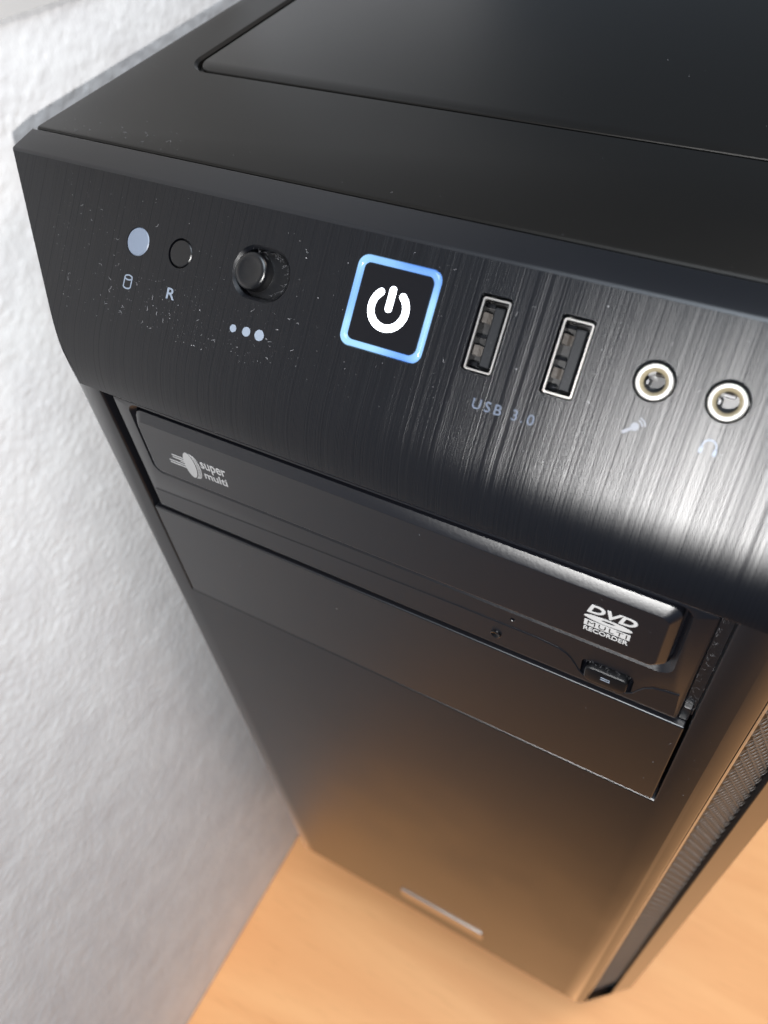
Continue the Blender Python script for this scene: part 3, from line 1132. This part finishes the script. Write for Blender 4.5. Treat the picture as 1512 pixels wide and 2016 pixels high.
# ------------------------------------------------------------------ dust and lint
def flake(mb, frame, a, b, o, r):
    n = random.choice((4, 5))
    ph = random.random() * 6.28
    st = random.uniform(0.5, 1.0)
    pts = [(a + r * math.cos(ph + 6.283 * k / n) * random.uniform(.6, 1), b + st * r * math.sin(ph + 6.283 * k / n) * random.uniform(.6, 1)) for k in range(n)]
    c = frame(a, b, o + r * random.uniform(.4, .9))
    vs = [frame(x, z, o) for x, z in pts] + [c]
    mb.add(vs, [(k, (k + 1) % n, n) for k in range(n)])


def fibre(mb, frame, a, b, o, ln, r, lift=0.25):
    th = random.random() * 6.28
    pts = []
    n = 5
    for k in range(n):
        pts.append(frame(a, b, o + lift * random.uniform(0.1, 1)))
        th += random.uniform(-.8, .8)
        a += math.cos(th) * ln / n
        b += math.sin(th) * ln / n
    mb.tube(pts, r, 3)


def on_io(x, w):
    """True where the sloping face has no cut-out."""
    for x0, x1, w0, w1 in ((-42, -25.5, 23, 35.6), (-12.5, 7, 19.7, 38.8), (14, 21.6, 21.5, 36.8), (30, 37.4, 21.3, 36.6),
                           (45, 53.3, 25, 32.6), (57.3, 65.6, 25, 32.6), (-71, -51.4, 25.6, 33)):
        if x0 < x < x1 and w0 < w < w1:
            return False
    return abs(x) < 80 + 0.5 * w


mb = MB()
count = 0
while count < 620:
    if random.random() < 0.72:
        x = random.gauss(-50, 20)
        w = random.gauss(15, 8)
    else:
        x = random.uniform(-100, 66)
        w = random.uniform(10, 41)
    if not (10.2 < w < 41.5) or not on_io(x, w):
        continue
    rr_ = min(0.22, 0.045 * math.exp(random.gauss(0.25, 0.5)))
    if random.random() < 0.07:
        fibre(mb, IO, x, w, 0.04, random.uniform(.5, 1.5), 0.03, 0.1)
    else:
        flake(mb, IO, x, w, 0.02, rr_)
    count += 1
for k in range(70):                                   # the dusty far corner
    x, w = random.gauss(-88, 7), random.gauss(30, 7)
    if 12 < w < 41 and on_io(x, w):
        flake(mb, IO, x, w, 0.02, min(.2, 0.045 * math.exp(random.gauss(0.25, .5))))
    x, y = -random.uniform(70, 110), random.gauss(42, 3)
    if y > 38.8:
        (fibre(mb, TP, x, y, 0.03, random.uniform(.5, 1.6), 0.025, .1) if random.random() < .2 else flake(mb, TP, x, y, 0.0, min(.2, 0.05 * math.exp(random.gauss(0.2, .5)))))
for k in range(70):                                  # top strip and lid
    x, y = random.uniform(-108, 66), random.choice((random.uniform(38.6, 77), random.gauss(44, 4), random.uniform(82, 150)))
    if 38.6 < y < 77 or y > 82:
        flake(mb, TP, x, y, 0.0 if y < 78 else -0.14, min(.2, 0.05 * math.exp(random.gauss(0.2, .5))))
for k in range(230):                                  # front face, cover, drive
    x = random.choice((random.uniform(-80, 80), random.gauss(78, 3)))
    z = -abs(random.gauss(0, 42)) - .5
    if abs(x) > 82:
        continue
    if -42.5 < z < -0.5 and abs(x) < 75.8:
        if abs(x) < 64.5 and -22 < z < -5:
            o = 1.03
        elif abs(x) < 72 and z < -27 and not (45 < x < 66):
            o = -0.2 if z < -34.5 else -0.59
        else:
            continue
    elif abs(x) > 75 and abs(x) < 75.9 or -43.3 < z:
        continue
    else:
        o = 0.03
    flake(mb, FP, x, z, o, min(.17, 0.045 * math.exp(random.gauss(0.1, .5))))
o = mb.build("dust", M['dust'], tower)
o['kind'] = 'stuff'

mb = MB()
for k in range(55):                                   # lint packed against the far end of the switch slot
    t = math.radians(random.uniform(-75, 95))
    x, w = -31.9 + 4.3 * math.cos(t), 29.3 + 4.3 * math.sin(t)
    if random.random() < 0.35:
        x, w = random.uniform(-37, -32), 33.9 - random.random() * .8
    fibre(mb, IO, x + random.uniform(-.4, .2), w + random.uniform(-.3, .3), -2.2 + random.random() * 1.6, random.uniform(.6, 1.7), 0.022, 0.5)
for k in range(110):                                  # dust in the gap beside the drive
    z = random.uniform(-36, -1.5)
    x = random.choice((random.gauss(73.4, .35), random.uniform(72.9, 75.2)))
    y = -random.uniform(1.0, 3.5)
    if random.random() < 0.35:
        fibre(mb, FP, x, z, y, random.uniform(.4, 1.4), 0.022, 0.6)
    else:
        flake(mb, FP, x, z, y, 0.05 * math.exp(random.gauss(0.2, .5)))
for k in range(26):                                   # and above the eject button
    fibre(mb, FP, random.uniform(51, 61.5), random.uniform(-33.3, -32.3), -1.2 + random.random() * .5, random.uniform(.6, 1.6), 0.022, 0.4)
for cx, cw in ((18.0, 29.0), (33.75, 28.85)):         # dusty sockets
    for k in range(46):
        x, w = cx + random.uniform(-2.2, 2.2), cw + random.uniform(-6.2, 6.2)
        if random.random() < .4:
            fibre(mb, IO, x, w, -3.0 + random.random() * 1.8, random.uniform(.3, .9), 0.02, .4)
        else:
            flake(mb, IO, x, w, -3.4 if abs(x - cx - .75) > 1 else -0.66, random.uniform(.04, .1))
for cx, cw in ((49.2, 28.8), (61.5, 28.7)):
    for k in range(22):
        a, r = random.random() * 6.28, random.random() * 1.2
        flake(mb, IO, cx + .3 + r * math.cos(a) * .8, cw - .1 + r * math.sin(a) * .8, -5.6, random.uniform(.04, .11))
o = mb.build("lint", M['lint'], tower)
o['kind'] = 'stuff'

# children of parts keep the tower's coordinates (their parents sit at its origin)
for ob in scene.objects:
    if ob.parent is not None:
        ob.matrix_parent_inverse = Matrix()
